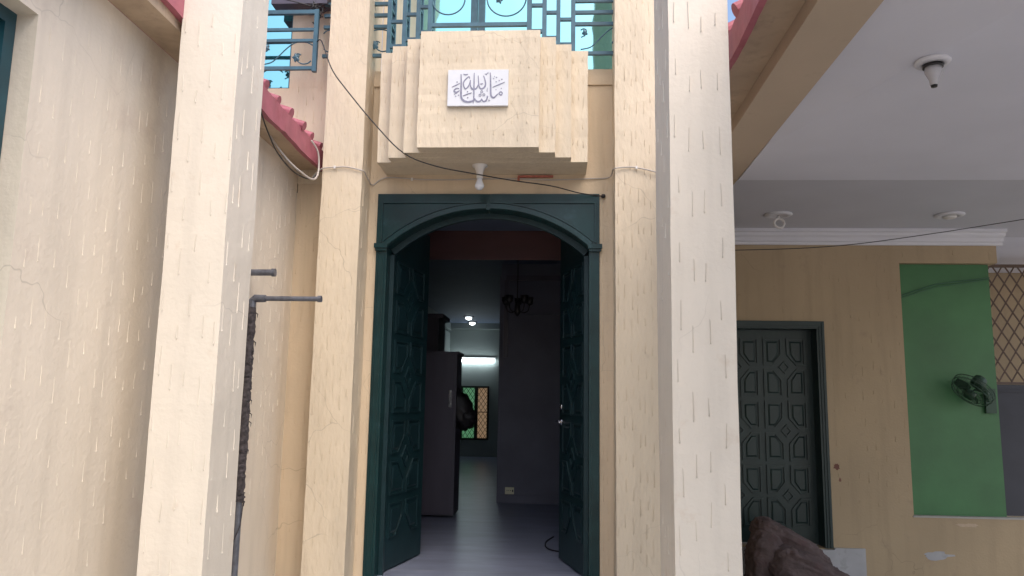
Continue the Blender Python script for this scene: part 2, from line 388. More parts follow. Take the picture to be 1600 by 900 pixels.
# inner stop ring
st = MB(); o1, i1 = [], []
for k in range(41):
    x = JL+.001+(2*HW-.002)*k/40; z = arch(x)
    i1.append((XC+(x-XC)*.955, z-.035)); o1.append((x, z-.001))
st.strip(o1, i1, D+.095, D+.138, closed=False)
st.box(JL+.0005, JL+.03, D+.095, D+.138, FL, ZS-.036); st.box(JR-.03, JR-.0005, D+.095, D+.138, FL, ZS-.036)
st.build("door_stop", GREEN2, fo)

def panel_motif(mb, cx0, cz0, pw, ph, px, pz, ncol, nrow, T, yf, ch=.42, odd=0, diamonds=True, clip=None, mw=.013, raised=.010):
    """fielded panels with corners cut around small diamonds; local coords (x right, y depth toward back, z up), front at y=yf"""
    for c in range(ncol):
        for r in range(nrow):
            x0 = cx0+c*px; z1 = cz0-r*pz; x1 = x0+pw; z0 = z1-ph
            if clip:
                z1 = min(z1, clip(x0)-.07, clip(x1)-.07) if r == 0 else z1
                if z1-z0 < .06: continue
            right = (c+odd) % 2 == 0; low = r % 2 == 0
            k = min(pw, ph)*ch
            P = [(x0, z0), (x1, z0), (x1, z1), (x0, z1)]
            ci = {(False, True): 0, (True, True): 1, (True, False): 2, (False, False): 3}[(right, low)]
            pts = []
            for i, (x, z) in enumerate(P):
                if i == ci:
                    sx = 1 if i in (1, 2) else -1; sz = 1 if i in (2, 3) else -1
                    a, b = (x-sx*k, z), (x, z-sz*k*1.15)
                    pts += [b, a] if i in (0, 2) else [a, b]
                else: pts.append((x, z))
            cx = sum(q[0] for q in pts)/len(pts); czz = sum(q[1] for q in pts)/len(pts)
            def ins(d): return [(cx+(x-cx)*(1-2*d/pw), czz+(z-czz)*(1-2*d/ph)) for x, z in pts]
            mb.strip(pts, ins(mw), yf-raised, yf+.002, T=T)
            i2, i3 = ins(mw+.016), ins(mw+.03)
            # raised field with bevelled rim
            n = len(pts); vs = [(x, yf+.001, z) for x, z in i2]+[(x, yf-.006, z) for x, z in i3]
            if T: vs = [T @ Vector(q) for q in vs]
            mb.add(vs, [(i, (i+1) % n, n+(i+1) % n, n+i) for i in range(n)]+[tuple(range(n, 2*n))])
            if diamonds and right and low and c+1 < ncol and r+1 < nrow:
                mx = x1+(px-pw)/2; mz = z0-(pz-ph)/2; d = k*.62
                dd = [(mx-d, mz), (mx, mz-d*1.1), (mx+d, mz), (mx, mz+d*1.1)]
                di = [(mx+(x-mx)*.62, mz+(z-mz)*.62) for x, z in dd]
                mb.strip(dd, di, yf-raised, yf+.002, T=T)
# ---- door leaves (parts of the house), swung inward
def leaf(side):
    W = .672; hx = JL+.012 if side < 0 else JR-.012; hy = D+.145
    ang = R(78) if side < 0 else R(75)
    # local x along the leaf from hinge to free edge, local y = thickness; face seen from the doorway
    d = Vector((math.cos(ang)*(-side), math.sin(ang), 0))
    nrm = Vector((-d.y*(-side), d.x*(-side), 0))      # towards the doorway centre?
    if nrm.x*(-side) < 0: nrm = -nrm
    T = Matrix(((d.x, -nrm.x, 0, hx), (d.y, -nrm.y, 0, hy), (0, 0, 1, 0), (0, 0, 0, 1)))   # local y points away from the seen face
    def top(u): return arch(hx+(-side)*u)-.012
    b = MB()
    n = 16; o1 = [(W*k/n, top(W*k/n)) for k in range(n+1)]; i1 = [(W*k/n, FL+.012) for k in range(n+1)]
    b.strip(o1, i1, 0, .042, closed=False, T=T)
    lo = b.build("door_leaf", GREEN2, house)
    mo = MB()
    panel_motif(mo, .075, 2.56, .225, .225, .275, .276, 2, 7, T, -.001, ch=.5, odd=0, clip=top, mw=.011, raised=.009)
    mo.build("panel_moulding", GREEN3, lo)
    if side > 0:
        h = MB()
        h.lathe([(.024, 0), (.026, -.006), (.022, -.012), (.008, -.016)], (0, 0, 0), 16, T=T @ Matrix.Translation((W-.06, -.001, 1.565)) @ Matrix.Rotation(R(-90), 4, 'X'))
        h.build("lock_cylinder", CHROME, lo, smooth=True)
        h = MB()
        q = T @ Matrix.Translation((W-.06, 0, 1.455))
        h.lathe([(.026, 0), (.027, -.006), (.012, -.012), (.010, -.045), (.011, -.05)], (0, 0, 0), 16, T=q @ Matrix.Rotation(R(-90), 4, 'X'))
        h.tube([q @ Vector((0, -.047, 0)), q @ Vector((-.03, -.052, .002)), q @ Vector((-.08, -.05, 0)), q @ Vector((-.115, -.044, -.004))], [.010, .009, .008, .006], 8)
        h.build("handle", CHROME, lo, smooth=True)
        h = MB(); h.tube([q @ Vector((.0, .043, 0)), q @ Vector((.0, .085, 0)), q @ Vector((-.09, .088, 0))], [.009, .009, .007], 8)
        h.build("handle", CHROME, lo, smooth=True)
    else:
        for zz in (2.35, 2.32, 1.52): h = MB(); h.box(.012, .028, -.006, -.001, zz, zz+.014, T=T); h.build("bolt", CHROME, lo)
leaf(-1); leaf(1)

# ------------------------------------------------------------------ hall inside
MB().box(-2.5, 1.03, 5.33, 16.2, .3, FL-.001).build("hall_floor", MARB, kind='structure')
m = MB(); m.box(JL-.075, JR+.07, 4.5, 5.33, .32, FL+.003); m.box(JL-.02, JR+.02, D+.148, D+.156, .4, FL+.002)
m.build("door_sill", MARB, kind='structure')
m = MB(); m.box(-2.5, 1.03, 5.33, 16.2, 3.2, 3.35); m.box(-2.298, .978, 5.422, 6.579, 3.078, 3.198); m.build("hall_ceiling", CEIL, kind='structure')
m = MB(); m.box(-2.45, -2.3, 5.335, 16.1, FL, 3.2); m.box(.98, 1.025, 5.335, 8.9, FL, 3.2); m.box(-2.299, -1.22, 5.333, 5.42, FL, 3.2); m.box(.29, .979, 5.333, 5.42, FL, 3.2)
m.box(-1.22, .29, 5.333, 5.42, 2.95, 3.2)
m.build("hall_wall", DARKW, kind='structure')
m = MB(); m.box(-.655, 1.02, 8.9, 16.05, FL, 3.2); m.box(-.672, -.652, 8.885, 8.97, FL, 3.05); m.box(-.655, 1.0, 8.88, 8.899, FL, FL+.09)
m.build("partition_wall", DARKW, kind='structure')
m = MB(); m.box(-.60, .10, 8.865, 8.899, 3.00, 3.06); m.box(-.62, -.57, 8.865, 8.899, 2.10, 3.0); m.box(.05, .1, 8.865, 8.899, 2.1, 3.0)
tag(m.build("wall_frame", BROWN), "thin dark timber frame fixed high on the dark hall wall", "frame")
m = MB(); m.tube([(-.36, 8.85, 2.588), (.02, 8.85, 2.592)], .007)
tag(m.build("curtain_rod", PIPE), "thin pale rod across the upper dark hall wall", "rod")
m = MB(); m.box(-2.3, -.655, 16.0, 16.15, FL, .80); m.box(-2.3, -.655, 16.0, 16.15, 1.9, 3.2); m.box(-2.3, -1.985, 16.0, 16.15, .8, 1.9); m.box(-1.40, -.655, 16.0, 16.15, .8, 1.9)
m.box(-2.299, -2.22, 12.2, 16, 3.05, 3.199); m.box(-2.2, -.66, 15.9, 15.999, 3.08, 3.199)
m.box(-2.299, -2.24, 12.2, 15.99, FL, 3.0)
m.build("back_room_wall", ROOMW, kind='structure')
m = MB(); m.box(-2.299, .975, 6.6, 6.75, 2.85, 3.075); m.box(-2.299, .975, 6.58, 6.6, 2.82, 2.85); m.box(-2.299, .975, 6.60, 6.74, 3.075, 3.199)
tag(m.build("ceiling_beam", REDB), "red brown timber beam crossing under the hall ceiling", "beam")
# dark curtain pelmet behind the cupboard
m = MB(); m.box(-1.62, -1.31, 8.4, 8.9, FL, 2.50); m.box(-1.64, -1.26, 8.38, 8.92, 2.50, 2.545)
tag(m.build("bookcase", BROWN), "tall dark cabinet rising behind the left cupboard in the hall", "cabinet")
t = thing("cupboard", "dark brown upright cupboard at left inside the hall", "cupboard", (-1.2, 7.9, FL))
m = MB(); m.box(-1.62, -1.003, 7.70, 8.10, FL+.02, 2.065); m.box(-1.63, -.985, 7.69, 8.11, 2.065, 2.085); m.build("body", BROWN, t)
m = MB(); m.box(-1.32, -1.02, 7.684, 7.698, FL+.04, 2.05); dr = m.build("door", BROWN, t)
m = MB(); m.tube([(-1.06, 7.684, 1.56), (-1.06, 7.655, 1.565), (-1.06, 7.655, 1.685), (-1.06, 7.684, 1.69)], .007); m.box(-1.075, -1.045, 7.678, 7.683, 1.53, 1.70)
m.build("handle", CHROME, dr)
# bundle hanging at the cupboard's edge
def lump(mb, c, r, ax=(1, 1, 1), seed=0, amp=.12, n=26, rot=None, fr=3.0, sq=2.0):
    from mathutils import noise
    vs = []; fs = []
    rows = n//2
    for i in range(rows+1):
        th = math.pi*i/rows
        for k in range(n):
            ph = 2*math.pi*k/n
            d = Vector((math.sin(th)*math.cos(ph), math.sin(th)*math.sin(ph), math.cos(th)))
            e = Vector([math.copysign(abs(q)**(2/sq), q) for q in d])
            q = Vector((e.x*ax[0], e.y*ax[1], e.z*ax[2]))*r
            nn = noise.noise(Vector((d.x*fr*ax[0], d.y*fr, d.z*fr))+Vector((seed, 0, 0)))
            n2 = 1-abs(noise.noise(Vector((d.x*fr*2.2, d.y*fr*2.2, d.z*fr*2.2))+Vector((seed*2, 5, 0))))*2
            q *= 1+amp*nn+amp*.45*n2
            if rot: q = rot @ q
            vs.append(q+Vector(c))
    for i in range(rows):
        for k in range(n): fs.append((i*n+k, i*n+(k+1) % n, (i+1)*n+(k+1) % n, (i+1)*n+k))
    mb.add(vs, fs)
m = MB(); lump(m, (-.965, 7.83, 1.50), .19, (.62, .55, 1.0), 3, .25, rot=Matrix.Rotation(R(-22), 3, 'Y'))
lump(m, (-.90, 7.81, 1.43), .10, (.9, .8, .8), 7, .25)
m.tube([(-.985, 7.80, 1.72), (-1.0, 7.80, 1.66), (-.97, 7.80, 1.60)], .012)
tag(m.build("cloth_bundle", BLACK, smooth=True), "dark cloth bundle hanging at the edge of the cupboard in the hall", "bundle")
# socket
t = thing("wall_socket", "cream double socket low on the dark hall wall", "socket", (-.525, 8.88, .52))
m = MB(); m.box(-.575, -.475, 8.868, 8.8995, .565, .64); m.build("cover_plate", SOCK, t)
m = MB(); m.box(-.495, -.482, 8.864, 8.867, .59, .615)
for xx in (-.555, -.535, -.515): m.box(xx, xx+.006, 8.865, 8.867, .60, .612)
m.build("switch", BLACK, t)
# hanging lamp (unlit)
t = thing("chandelier", "dark unlit chandelier hanging in the hall right of the tube light", "chandelier", (-.41, 7.8, 3.2))
m = MB(); m.tube([(-.41, 7.8, 3.199), (-.41, 7.8, 2.62)], .006); m.lathe([(.05, 3.165), (.045, 3.199)], (-.41, 7.8, 0), 14); m.build("stem", BLACK, t)
for k in range(5):
    a = 2*math.pi*k/5+.3; cx, cy = math.cos(a), math.sin(a)
    m = MB(); m.tube(smoothpath([(-.41, 7.8, 2.56), (-.41+cx*.05, 7.8+cy*.05, 2.5), (-.41+cx*.11, 7.8+cy*.11, 2.52), (-.41+cx*.13, 7.8+cy*.13, 2.58)], 4), .006)
    ar = m.build("arm", BLACK, t, smooth=True)
    m = MB(); m.lathe([(.018, 2.58), (.034, 2.60), (.042, 2.66)], (-.41+cx*.13, 7.8+cy*.13, 0), 12); m.build("cup", BLACK, ar, smooth=True)
m = MB(); m.lathe([(.005, 2.46), (.035, 2.50), (.03, 2.56), (.012, 2.62)], (-.41, 7.8, 0), 14); m.build("hub", BLACK, t, smooth=True)
# back room window, tube, downlights
t = thing("back_window", "small window with green and brown panes behind diamond bars at the far end", "window", (-1.69, 16, .8))
m = MB(); x0, x1, z0, z1 = -1.985, -1.40, .80, 1.90
m.box(x0, x0+.04, 15.99, 16.05, z0, z1); m.box(x1-.04, x1, 15.99, 16.05, z0, z1); m.box(x0+.04, x1-.04, 15.99, 16.05, z0, z0+.04); m.box(x0+.04, x1-.04, 15.99, 16.05, z1-.04, z1)
m.box(-1.70, -1.63, 15.985, 16.05, z0+.04, z1-.04); m.build("frame", BLACK, t)
GLOW1 = emit("daylit_green_pane", (.10, .30, .14), .28); GLOW2 = emit("daylit_brown_pane", (.42, .26, .14), .22)
MB().box(x0+.04, -1.70, 16.02, 16.03, z0+.04, z1-.04).build("pane", GLOW1, t)
MB().box(-1.63, x1-.04, 16.02, 16.03, z0+.04, z1-.04).build("pane", GLOW2, t)
def diamond_grid(mb, x0, x1, z0, z1, y, sx, sz, r):
    n = int((x1-x0)/sx)+int((z1-z0)/sz)*1+4
    for sgn in (1, -1):
        k = -n
        while k < n+1:
            # line x = x0 + k*sx + sgn*(z-z0)*sx/sz ; clip
            pts = []
            za, zb_ = z0, z1
            def xx(z): return x0+k*sx+sgn*(z-z0)*sx/sz
            zs = [z0, z1]
            # clip in x
            for xb in (x0, x1):
                zc = z0+(xb-x0-k*sx)*sz/sx*sgn
                zs.append(zc)
            cand = sorted(z for z in zs if z0-1e-6 <= z <= z1+1e-6 and x0-1e-6 <= xx(z) <= x1+1e-6)
            if len(cand) >= 2 and cand[-1]-cand[0] > .01:
                mb.tube([(xx(cand[0]), y+sgn*r, cand[0]), (xx(cand[-1]), y+sgn*r, cand[-1])], r, 4)
            k += 1
m = MB(); diamond_grid(m, x0+.02, x1-.02, z0+.02, z1-.02, 15.97, .09, .13, .005); m.box(x0, x1, 15.96, 15.975, 1.36, 1.375); m.build("grille", BLACK, t)
t = thing("tube_light", "glowing fluorescent tube above the far window", "tube light", (-1.75, 15.95, 2.4))
m = MB(); m.tube([(-2.2, 15.93, 2.415), (-1.3, 15.93, 2.415)], .028, 12); m.build("tube", TUBE, t, smooth=True)
m = MB(); m.box(-2.22, -1.28, 15.965, 15.998, 2.44, 2.49); m.box(-2.24, -2.2, 15.9, 15.998, 2.38, 2.46); m.build("batten", PORC, t)
for i, (x, y, lb) in enumerate(((-1.70, 14.6, "nearer round downlight glowing in the far room ceiling"), (-1.74, 15.6, "farther round downlight glowing close to the far wall"))):
    t = thing("downlight", lb, "downlight", (x, y, 3.2), "downlights in the far room")
    m = MB(); m.lathe([(.10, 3.199), (.105, 3.185), (.07, 3.18)], (x, y, 0), 20); m.build("rim", BLACK, t)
    m = MB(); m.lathe([(.06, 3.179), (.055, 3.145), (.02, 3.13)], (x, y, 0), 20); m.build("bulb", DLAMP, t)
m = MB(); m.tube(smoothpath([(-.02, 6.75, FL+.006), (-.08, 6.5, FL+.006), (-.07, 6.25, FL+.006), (.0, 6.12, FL+.006), (.12, 6.08, FL+.006)]), .006)
tag(m.build("floor_cable", BLACK, smooth=True), "black cable curling out from behind the right door leaf", "cable")

# ------------------------------------------------------------------ plaque with lettering
t = thing("plaque", "white rectangular plaque with grey Arabic calligraphy on the balcony box", "plaque", (-.497, 4.48, 3.386))
PX0, PX1, PZ0, PZ1 = -.684, -.311, 3.386, 3.618
yf = 4.466
m = MB(); m.box(PX0, PX1, yf, 4.4875, PZ0, PZ1); m.build("tile", PLAQ, t)
def pp(x, y): return (PX0+(x-135)/(1165-135)*(PX1-PX0), PZ1-(y-130)/(760-130)*(PZ1-PZ0))
let = MB()
def ribbon(pts, w, th=.0022):
    P = [Vector((p[0], p[1], 0)) for p in pts]
    if len(P) > 2: P = smoothpath(P, 5)
    L_, R_ = [], []; n = len(P)
    for i, q in enumerate(P):
        d = (P[min(i+1, n-1)]-P[max(i-1, 0)]).normalized(); nn = Vector((-d.y, d.x, 0))
        t_ = i/(n-1); ww = w*(.45+.75*math.sin(math.pi*min(1, max(0, t_*.9+.06))))*.5
        L_.append(pp(q.x+nn.x*ww, q.y+nn.y*ww)); R_.append(pp(q.x-nn.x*ww, q.y-nn.y*ww))
    let.strip(L_, R_, yf-th*random.uniform(.8, 1.15), yf+.0005, closed=False)
def ring(x, y, r, w):
    o = [pp(x+r*math.cos(a*math.pi/6), y+r*math.sin(a*math.pi/6)) for a in range(12)]
    i_ = [pp(x+(r-w)*math.cos(a*math.pi/6), y+(r-w)*math.sin(a*math.pi/6)) for a in range(12)]
    let.strip(o, i_, yf-.0022, yf+.0005)
def dot(x, y, r): let.prism([pp(x, y-r), pp(x+r*.9, y), pp(x, y+r), pp(x-r*.9, y)], yf-.0021, yf+.0005)
ribbon([(855, 185), (862, 300), (866, 440), (872, 570), (893, 612), (925, 622), (958, 596), (990, 558)], 26)
ring(1040, 548, 34, 17); ribbon([(1000, 545), (1030, 575), (1062, 580)], 16)
ribbon([(900, 442), (1000, 398), (1105, 353)], 13)
for q in ((915, 290, 12), (965, 270, 13), (928, 250, 9), (1010, 325, 14), (1055, 304, 14), (958, 345, 12), (1047, 462, 12), (958, 484, 10), (292, 345, 15), (322, 576, 14), (275, 595, 14), (475, 515, 13), (481, 620, 15), (410, 332, 12)): dot(*q)
ribbon([(812, 588), (806, 655), (770, 688), (738, 680), (716, 640)], 22); ribbon([(716, 640), (700, 678), (655, 692), (622, 672), (600, 630)], 22)
ribbon([(600, 630), (590, 665), (545, 685), (480, 695), (410, 672), (372, 620), (364, 520), (364, 360), (356, 205)], 30)
ribbon([(582, 185), (582, 420), (584, 600), (576, 722)], 20)
ring(716, 520, 24, 10); ring(690, 577, 24, 10); ring(754, 572, 24, 10)
ribbon([(330, 462), (290, 455), (252, 482), (248, 512), (290, 522), (338, 492)], 20); ribbon([(245, 562), (290, 534), (335, 500)], 14)
ribbon([(205, 434), (270, 404), (342, 366)], 14); ribbon([(395, 590), (470, 560), (548, 534)], 14)
ribbon([(742, 238), (764, 300), (778, 380), (762, 440), (715, 468), (676, 440), (660, 360), (650, 235)], 22)
ribbon([(655, 390), (630, 450), (592, 474), (548, 462), (522, 410), (520, 310)], 22)
ribbon([(520, 310), (492, 410), (444, 464), (412, 430), (402, 360), (440, 295), (495, 252), (505, 290)], 18)
ribbon([(398, 205), (430, 218), (475, 208)], 14); ribbon([(765, 200), (790, 220), (802, 196), (828, 186)], 12)
ribbon([(690, 372), (702, 392), (718, 374), (738, 386)], 12); ribbon([(815, 450), (806, 500), (812, 522)], 10); ribbon([(848, 640), (838, 680), (862, 670)], 9); ribbon([(805, 600), (815, 625), (825, 600)], 9)
let.build("lettering", INK, t)

# ------------------------------------------------------------------ porch columns
for nm, x0, x1, y1, lb in (("l", -1.612, -1.355, 3.28, "cream porch column left of the entrance with rough plaster drips"),
                           ("r", .445, .690, 3.43, "cream porch column right of the entrance before the carport")):
    m = MB(); edge_block(m, x0, x1, 3.0, y1, 0, 5.2, .0028, .14)
    m.drips('Y-', x0, x1, .3, 4.6, 2.998, du=.056, dz=.24, L=.10, hw=.0014, h=.003)
    if nm == "l": m.drips('X+', 3.01, y1-.01, .3, 4.6, x1, du=.066, dz=.30, L=.115, hw=.0012, h=.0022)
    else:
        m.drips('X-', 3.01, y1-.01, .3, 4.6, x0, du=.09, dz=.32, L=.1, hw=.0012, h=.002)
    tag(m.build("porch_column", COLP), lb, "column", "porch columns")

# ------------------------------------------------------------------ left wing
XW = -1.8
wing = thing("side_wing", "single storey side wing with rose tiled eave left of the entrance", "house wing", (XW, 2.5, 0))
WY0, WY1, WZ0, WZ1 = .6, 2.392, .95, 2.897
m = MB(); m.box(XW-.2, XW, -2.5, WY0, 0, 3.157); m.box(XW-.2, XW, WY1, D-.002, 0, 3.157); m.box(XW-.2, XW, WY0, WY1, 0, WZ0); m.box(XW-.2, XW, WY0, WY1, WZ1, 3.157)
m.drips('X+', 1.0, 4.98, .9, 3.1, XW, du=.075, dz=.20, L=.085, hw=.0011, h=.0018, holes=[(WY0-.03, WY1+.03, .8, WZ1+.02)], fade=(.7, 1.4))
m.box(XW-3, XW-.2, -2.5, -2.3, 0, 3.157)
m.build("wall", PINKP, wing)
m = MB(); m.box(XW-.19, XW+.0015, WY1-.003, WY1+.0, WZ0, WZ1)
wn = MB(); xa, xb = XW-.14, XW-.075; fw = .05
wn.box(xa, xb, WY0, WY0+fw, WZ0, WZ1); wn.box(xa, xb, WY1-fw-.003, WY1-.003, WZ0, WZ1); wn.box(xa, xb, WY0+fw, WY1-fw-.003, WZ0, WZ0+fw); wn.box(xa, xb, WY0+fw, WY1-fw-.003, WZ1-fw, WZ1-.001)
wn.box(xa+.005, xb+.008, 1.48, 1.55, WZ0+fw, WZ1-fw)
wf = wn.build("window", TEAL, wing)
for a, b in ((WY0+fw+.001, 1.479), (1.551, WY1-fw-.004)):
    MB().box(XW-.115, XW-.105, a, b, WZ0+fw+.001, WZ1-fw-.001).build("pane", DGLASS, wf)
# eave: soffit, fascia, tiles
def eave(parent, xw, xf, y0, y1, zs, zf0, zf1, side):
    """side=-1: roof rises to -X (left wing); side=+1: rises to +X"""
    m = MB(); a, b = sorted((xw, xf)); m.box(a, b, y0, y1, zs, zs+(.10 if side < 0 else .03)); m.build("soffit", SOFF, parent)
    m = MB(); fs = MB(); n = int((y1-y0)/.06)
    # slightly wavy fascia board with thickness
    vs = []
    for i in range(n+1):
        y = y0+(y1-y0)*i/n; dz = .006*math.sin(y*9.1)+random.uniform(-.003, .003); dx = random.uniform(-.002, .002)
        xo = xf+side*(-.03); lift = max(0, min(.07, (4.1-y)*.05)) if side < 0 else 0; dz += lift; zt_ = zf1+lift+.006*abs(math.sin(y*math.pi/.2))+random.uniform(-.004, .004)
        vs += [(xo+dx, y, zf0+dz), (xo+dx, y, zt_), (xf, y, zt_), (xf, y, zf0+dz)]
    f = [(i*4+k, i*4+(k+1) % 4, i*4+4+(k+1) % 4, i*4+4+k) for i in range(n) for k in range(4)]+[(0, 1, 2, 3), (n*4, n*4+3, n*4+2, n*4+1)]
    m.add(vs, f); m.build("fascia", RED, parent)
    m = MB(); run = 1.9 if side < 0 else .33; rise = .62 if side < 0 else .16; xo = xf-side*.035
    k = 0; y = y0+.06
    while y < y1-.02:
        # one barrel course running up the slope with an open, lipped end
        P = []; J = random.uniform(-.012, .012); lf = max(0, min(.07, (4.1-y)*.05)) if side < 0 else 0
        for s_ in range(3):
            t_ = s_/2; P.append((xo+J+side*run*t_, y, zf1+.018+lf+rise*t_))
        rt = random.uniform(.03, .04); m.tube(P, [rt*.92, rt, rt], 12)
        y += .2*random.uniform(.94, 1.06); k += 1
    # tile bed
    m.prism([(xo+side*.02, zf1-.004), (xo+side*.02, zf1+.012), (xo+side*run, zf1+rise+.012), (xo+side*run, zf1+rise-.03)], y0, y1)
    m.build("roof_tiles", RED, parent)
eave(wing, XW+.0, -1.64, -2.5, D-.005, 3.159, 3.142, 3.272, -1)

# ------------------------------------------------------------------ carport
cp = thing("carport", "carport at right with white ceiling and tan back wall", "carport", (3, 5, 0))
m = MB(); m.box(1.022, 1.278, -2.5, 5.388, 3.19, 3.52); m.build("side_beam", BEAMP, cp)
m = MB(); m.box(1.034, 1.13, D+.002, 7.2, .0, 3.188); m.box(1.034, 1.278, 5.39, 7.2, 3.19, 3.54); m.build("side_wall", TANP, cp)
eave(cp, 1.021, .83, -2.5, D-.3, 3.265, 3.20, 3.34, 1)
CW = 7.2
m = MB()
gx0, gx1, gz0, gz1 = 1.22, 2.445, .36, 2.372
m.box(1.131, 3.157, CW, CW+.25, gz1, 3.34); m.box(gx1, 3.157, CW, CW+.25, 0, gz1); m.box(3.157, 4.035, CW, CW+.25, 2.925, 3.34)
m.box(3.157, 4.75, CW, CW+.25, 0, .642); m.box(1.279, gx1, CW, CW+.25, 0, gz0); m.box(1.131, 1.279, CW, CW+.25, 0, gz1)
m.drips('Y-', 1.3, 4.03, .7, 3.08, CW, du=.085, dz=.26, L=.08, hw=.0018, h=.0025, holes=[(gx0, gx1+.02, 0, gz1+.02), (3.14, 4.1, .6, 2.94)])
m.build("back_wall", TANP, cp)
m = MB(); m.box(1.28, 6.6, CW+.25, 9.49, 3.23, 3.5)
m.add([(1.28, -2.5, 3.47), (3.62, -2.5, 3.185), (1.28, 4.68, 3.185), (1.28, 5.389, 3.185), (6.6, 5.389, 3.185), (6.6, -2.5, 3.185),
       (1.28, -2.5, 3.5), (1.28, 5.389, 3.5), (6.6, 5.389, 3.5), (6.6, -2.5, 3.5)],
      [(0, 2, 1), (1, 2, 3, 4, 5), (6, 9, 8, 7), (3, 7, 8, 4), (0, 1, 5, 9, 6), (4, 8, 9, 5), (0, 6, 7, 3, 2)])
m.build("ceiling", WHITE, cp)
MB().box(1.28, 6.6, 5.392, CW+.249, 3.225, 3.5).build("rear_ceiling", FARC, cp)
m = MB()
prof = [(0, 3.088), (-.028, 3.088), (-.034, 3.112), (-.05, 3.12), (-.056, 3.15), (-.085, 3.168), (-.092, 3.19), (-.118, 3.198), (-.118, 3.2245), (0, 3.2245)]
m.prism([(CW-.001+a, b) for a, b in prof], 1.28, 4.08, axis='X'); m.build("cornice", CORN, cp)
# carport door
df = MB()
df.box(gx1-.07, gx1, CW-.02, CW+.20, gz0, gz1); df.box(1.28, gx1-.07, CW-.02, CW+.20, gz1-.07, gz1)
df.box(gx1-.05, gx1-.042, CW-.03, CW-.0205, gz0, gz1-.05); df.box(gx1-.025, gx1-.017, CW-.03, CW-.0205, gz0, gz1-.02)
df.box(1.28, gx1-.05, CW-.03, CW-.0205, gz1-.05, gz1-.042)
dfo = df.build("door_frame", GDOOR, cp)
dl = MB(); dl.box(1.28, gx1-.072, CW+.14, CW+.18, gz0+.01, gz1-.072); dlo = dl.build("door_leaf", GDOOR, dfo)
# same part, one level up the carport: its mouldings stay in the frame's leaf
dm = MB(); panel_motif(dm, 2.31-.17-.2145*4, 2.228, .172, .258, .2145, .292, 5, 6, None, CW+.138, ch=.5, odd=1, mw=.017, raised=.014)
dm.build("panel_moulding", GDOOR, dlo).parent = dfo
# back enclosure so the carport stays dim
m = MB(); m.box(4.3, 11, 9.5, 9.7, 0, 3.6)
tag(m.build("boundary_wall", TANP), "beige boundary wall behind the diamond grille at far right", "wall")
# green painted wall in the opening
m = MB(); m.box(3.10, 3.985, CW+.065, CW+.24, .644, 2.923)
tag(m.build("green_wall_panel", GWALL), "emerald green painted panel filling the carport wall opening", "panel")
m = MB(); m.tube([(3.16, CW+.055, 2.62), (3.5, CW+.05, 2.735), (3.985, CW+.055, 2.80)], .006, 5); m.tube([(3.16, CW+.055, 2.60), (3.5, CW+.05, 2.71), (3.985, CW+.055, 2.785)], .004, 5)  # two thin rods added for the slanting lines on the panel
tag(m.build("panel_line", mat("green_line", (.05, .14, .08), .5)), "thin twin line running slantwise across the top of the green panel", "wire")
m = MB(); m.box(3.15, 4.75, CW-.01, CW+.064, .6425, .656); tag(m.build("sill", CONC), "thin grey sill along the low wall under the green panel", "sill")
# grille and board
t = thing("diamond_grille", "rusty diamond pattern metal grille at far right of the carport", "grille", (5.4, 8.5, 1.86))
m = MB(); m.box(4.3, 6.6, 8.48, 8.52, 3.12, 3.15); m.box(4.3, 6.6, 8.485, 8.515, 1.86, 1.885); m.box(4.27, 4.30, 8.48, 8.52, 1.86, 3.15); m.box(6.6, 6.63, 8.48, 8.52, 1.86, 3.15); m.build("frame", mat("rusty_brown_metal", (.11, .07, .05), .6), t)
m = MB(); diamond_grid(m, 4.3, 6.6, 1.885, 3.12, 8.5, .13, .21, .008); m.build("lattice", mat("rusty_lattice_metal", (.12, .075, .055), .6), t)
m = MB(); m.box(4.3, 6.6, 8.45, 8.56, .0, 1.855); m.box(4.32, 6.6, 8.44, 8.449, 1.78, 1.80); tag(m.build("dark_board", BOARD), "dark grey metal sheet below the diamond grille", "sheet")
# wall fan
fc = Vector((3.66, 7.06, 1.755)); nrm = Vector((-.657, -.167, -.739)).normalized()
q = nrm.to_track_quat('Z', 'Y').to_matrix().to_4x4(); TF = Matrix.Translation(fc) @ q
t = thing("wall_fan", "wall mounted fan with round cage tilted down on the green panel", "fan", (3.85, 7.2, 1.75))
m = MB(); rr = .175
for r_, z_ in ((rr, 0), (rr, -.035), (rr*.93, .035), (rr*.6, .055), (rr*.3, .06)):
    m.tube([TF @ Vector((r_*math.cos(a*math.pi/14), r_*math.sin(a*math.pi/14), z_)) for a in range(29)], .0035, 5, caps=False)
for k in range(28):
    a = 2*math.pi*k/28; c_, s_ = math.cos(a), math.sin(a)
    m.tube([TF @ Vector((c_*r_, s_*r_, z_)) for r_, z_ in ((.03, .062), (rr*.6, .055), (rr*.93, .035), (rr, 0), (rr, -.035), (rr*.7, -.06), (.05, -.065))], .0014, 3, caps=False)
m.build("cage", FANM, t)
for k in range(3):
    m = MB(); vs = []
    for i in range(7):
        rad_ = .03+.125*i/6; wd = .045+.05*math.sin(math.pi*i/6.5)
        a0 = 2*math.pi*k/3
        for sgn in (-1, 1):
            a = a0+sgn*wd/rad_*.45; vs.append(TF @ Vector((rad_*math.cos(a), rad_*math.sin(a), sgn*.018)))
    vs2 = [v+nrm*.003 for v in vs]; n = len(vs)
    f = [(2*i, 2*i+1, 2*i+3, 2*i+2) for i in range(6)]; m.add(vs+vs2, f+[tuple(j+n for j in x) for x in f]+[(0, 2, n+2, n), (2*6, 2*6+1, n+13, n+12)])
    m.build("blade", FANM, t)
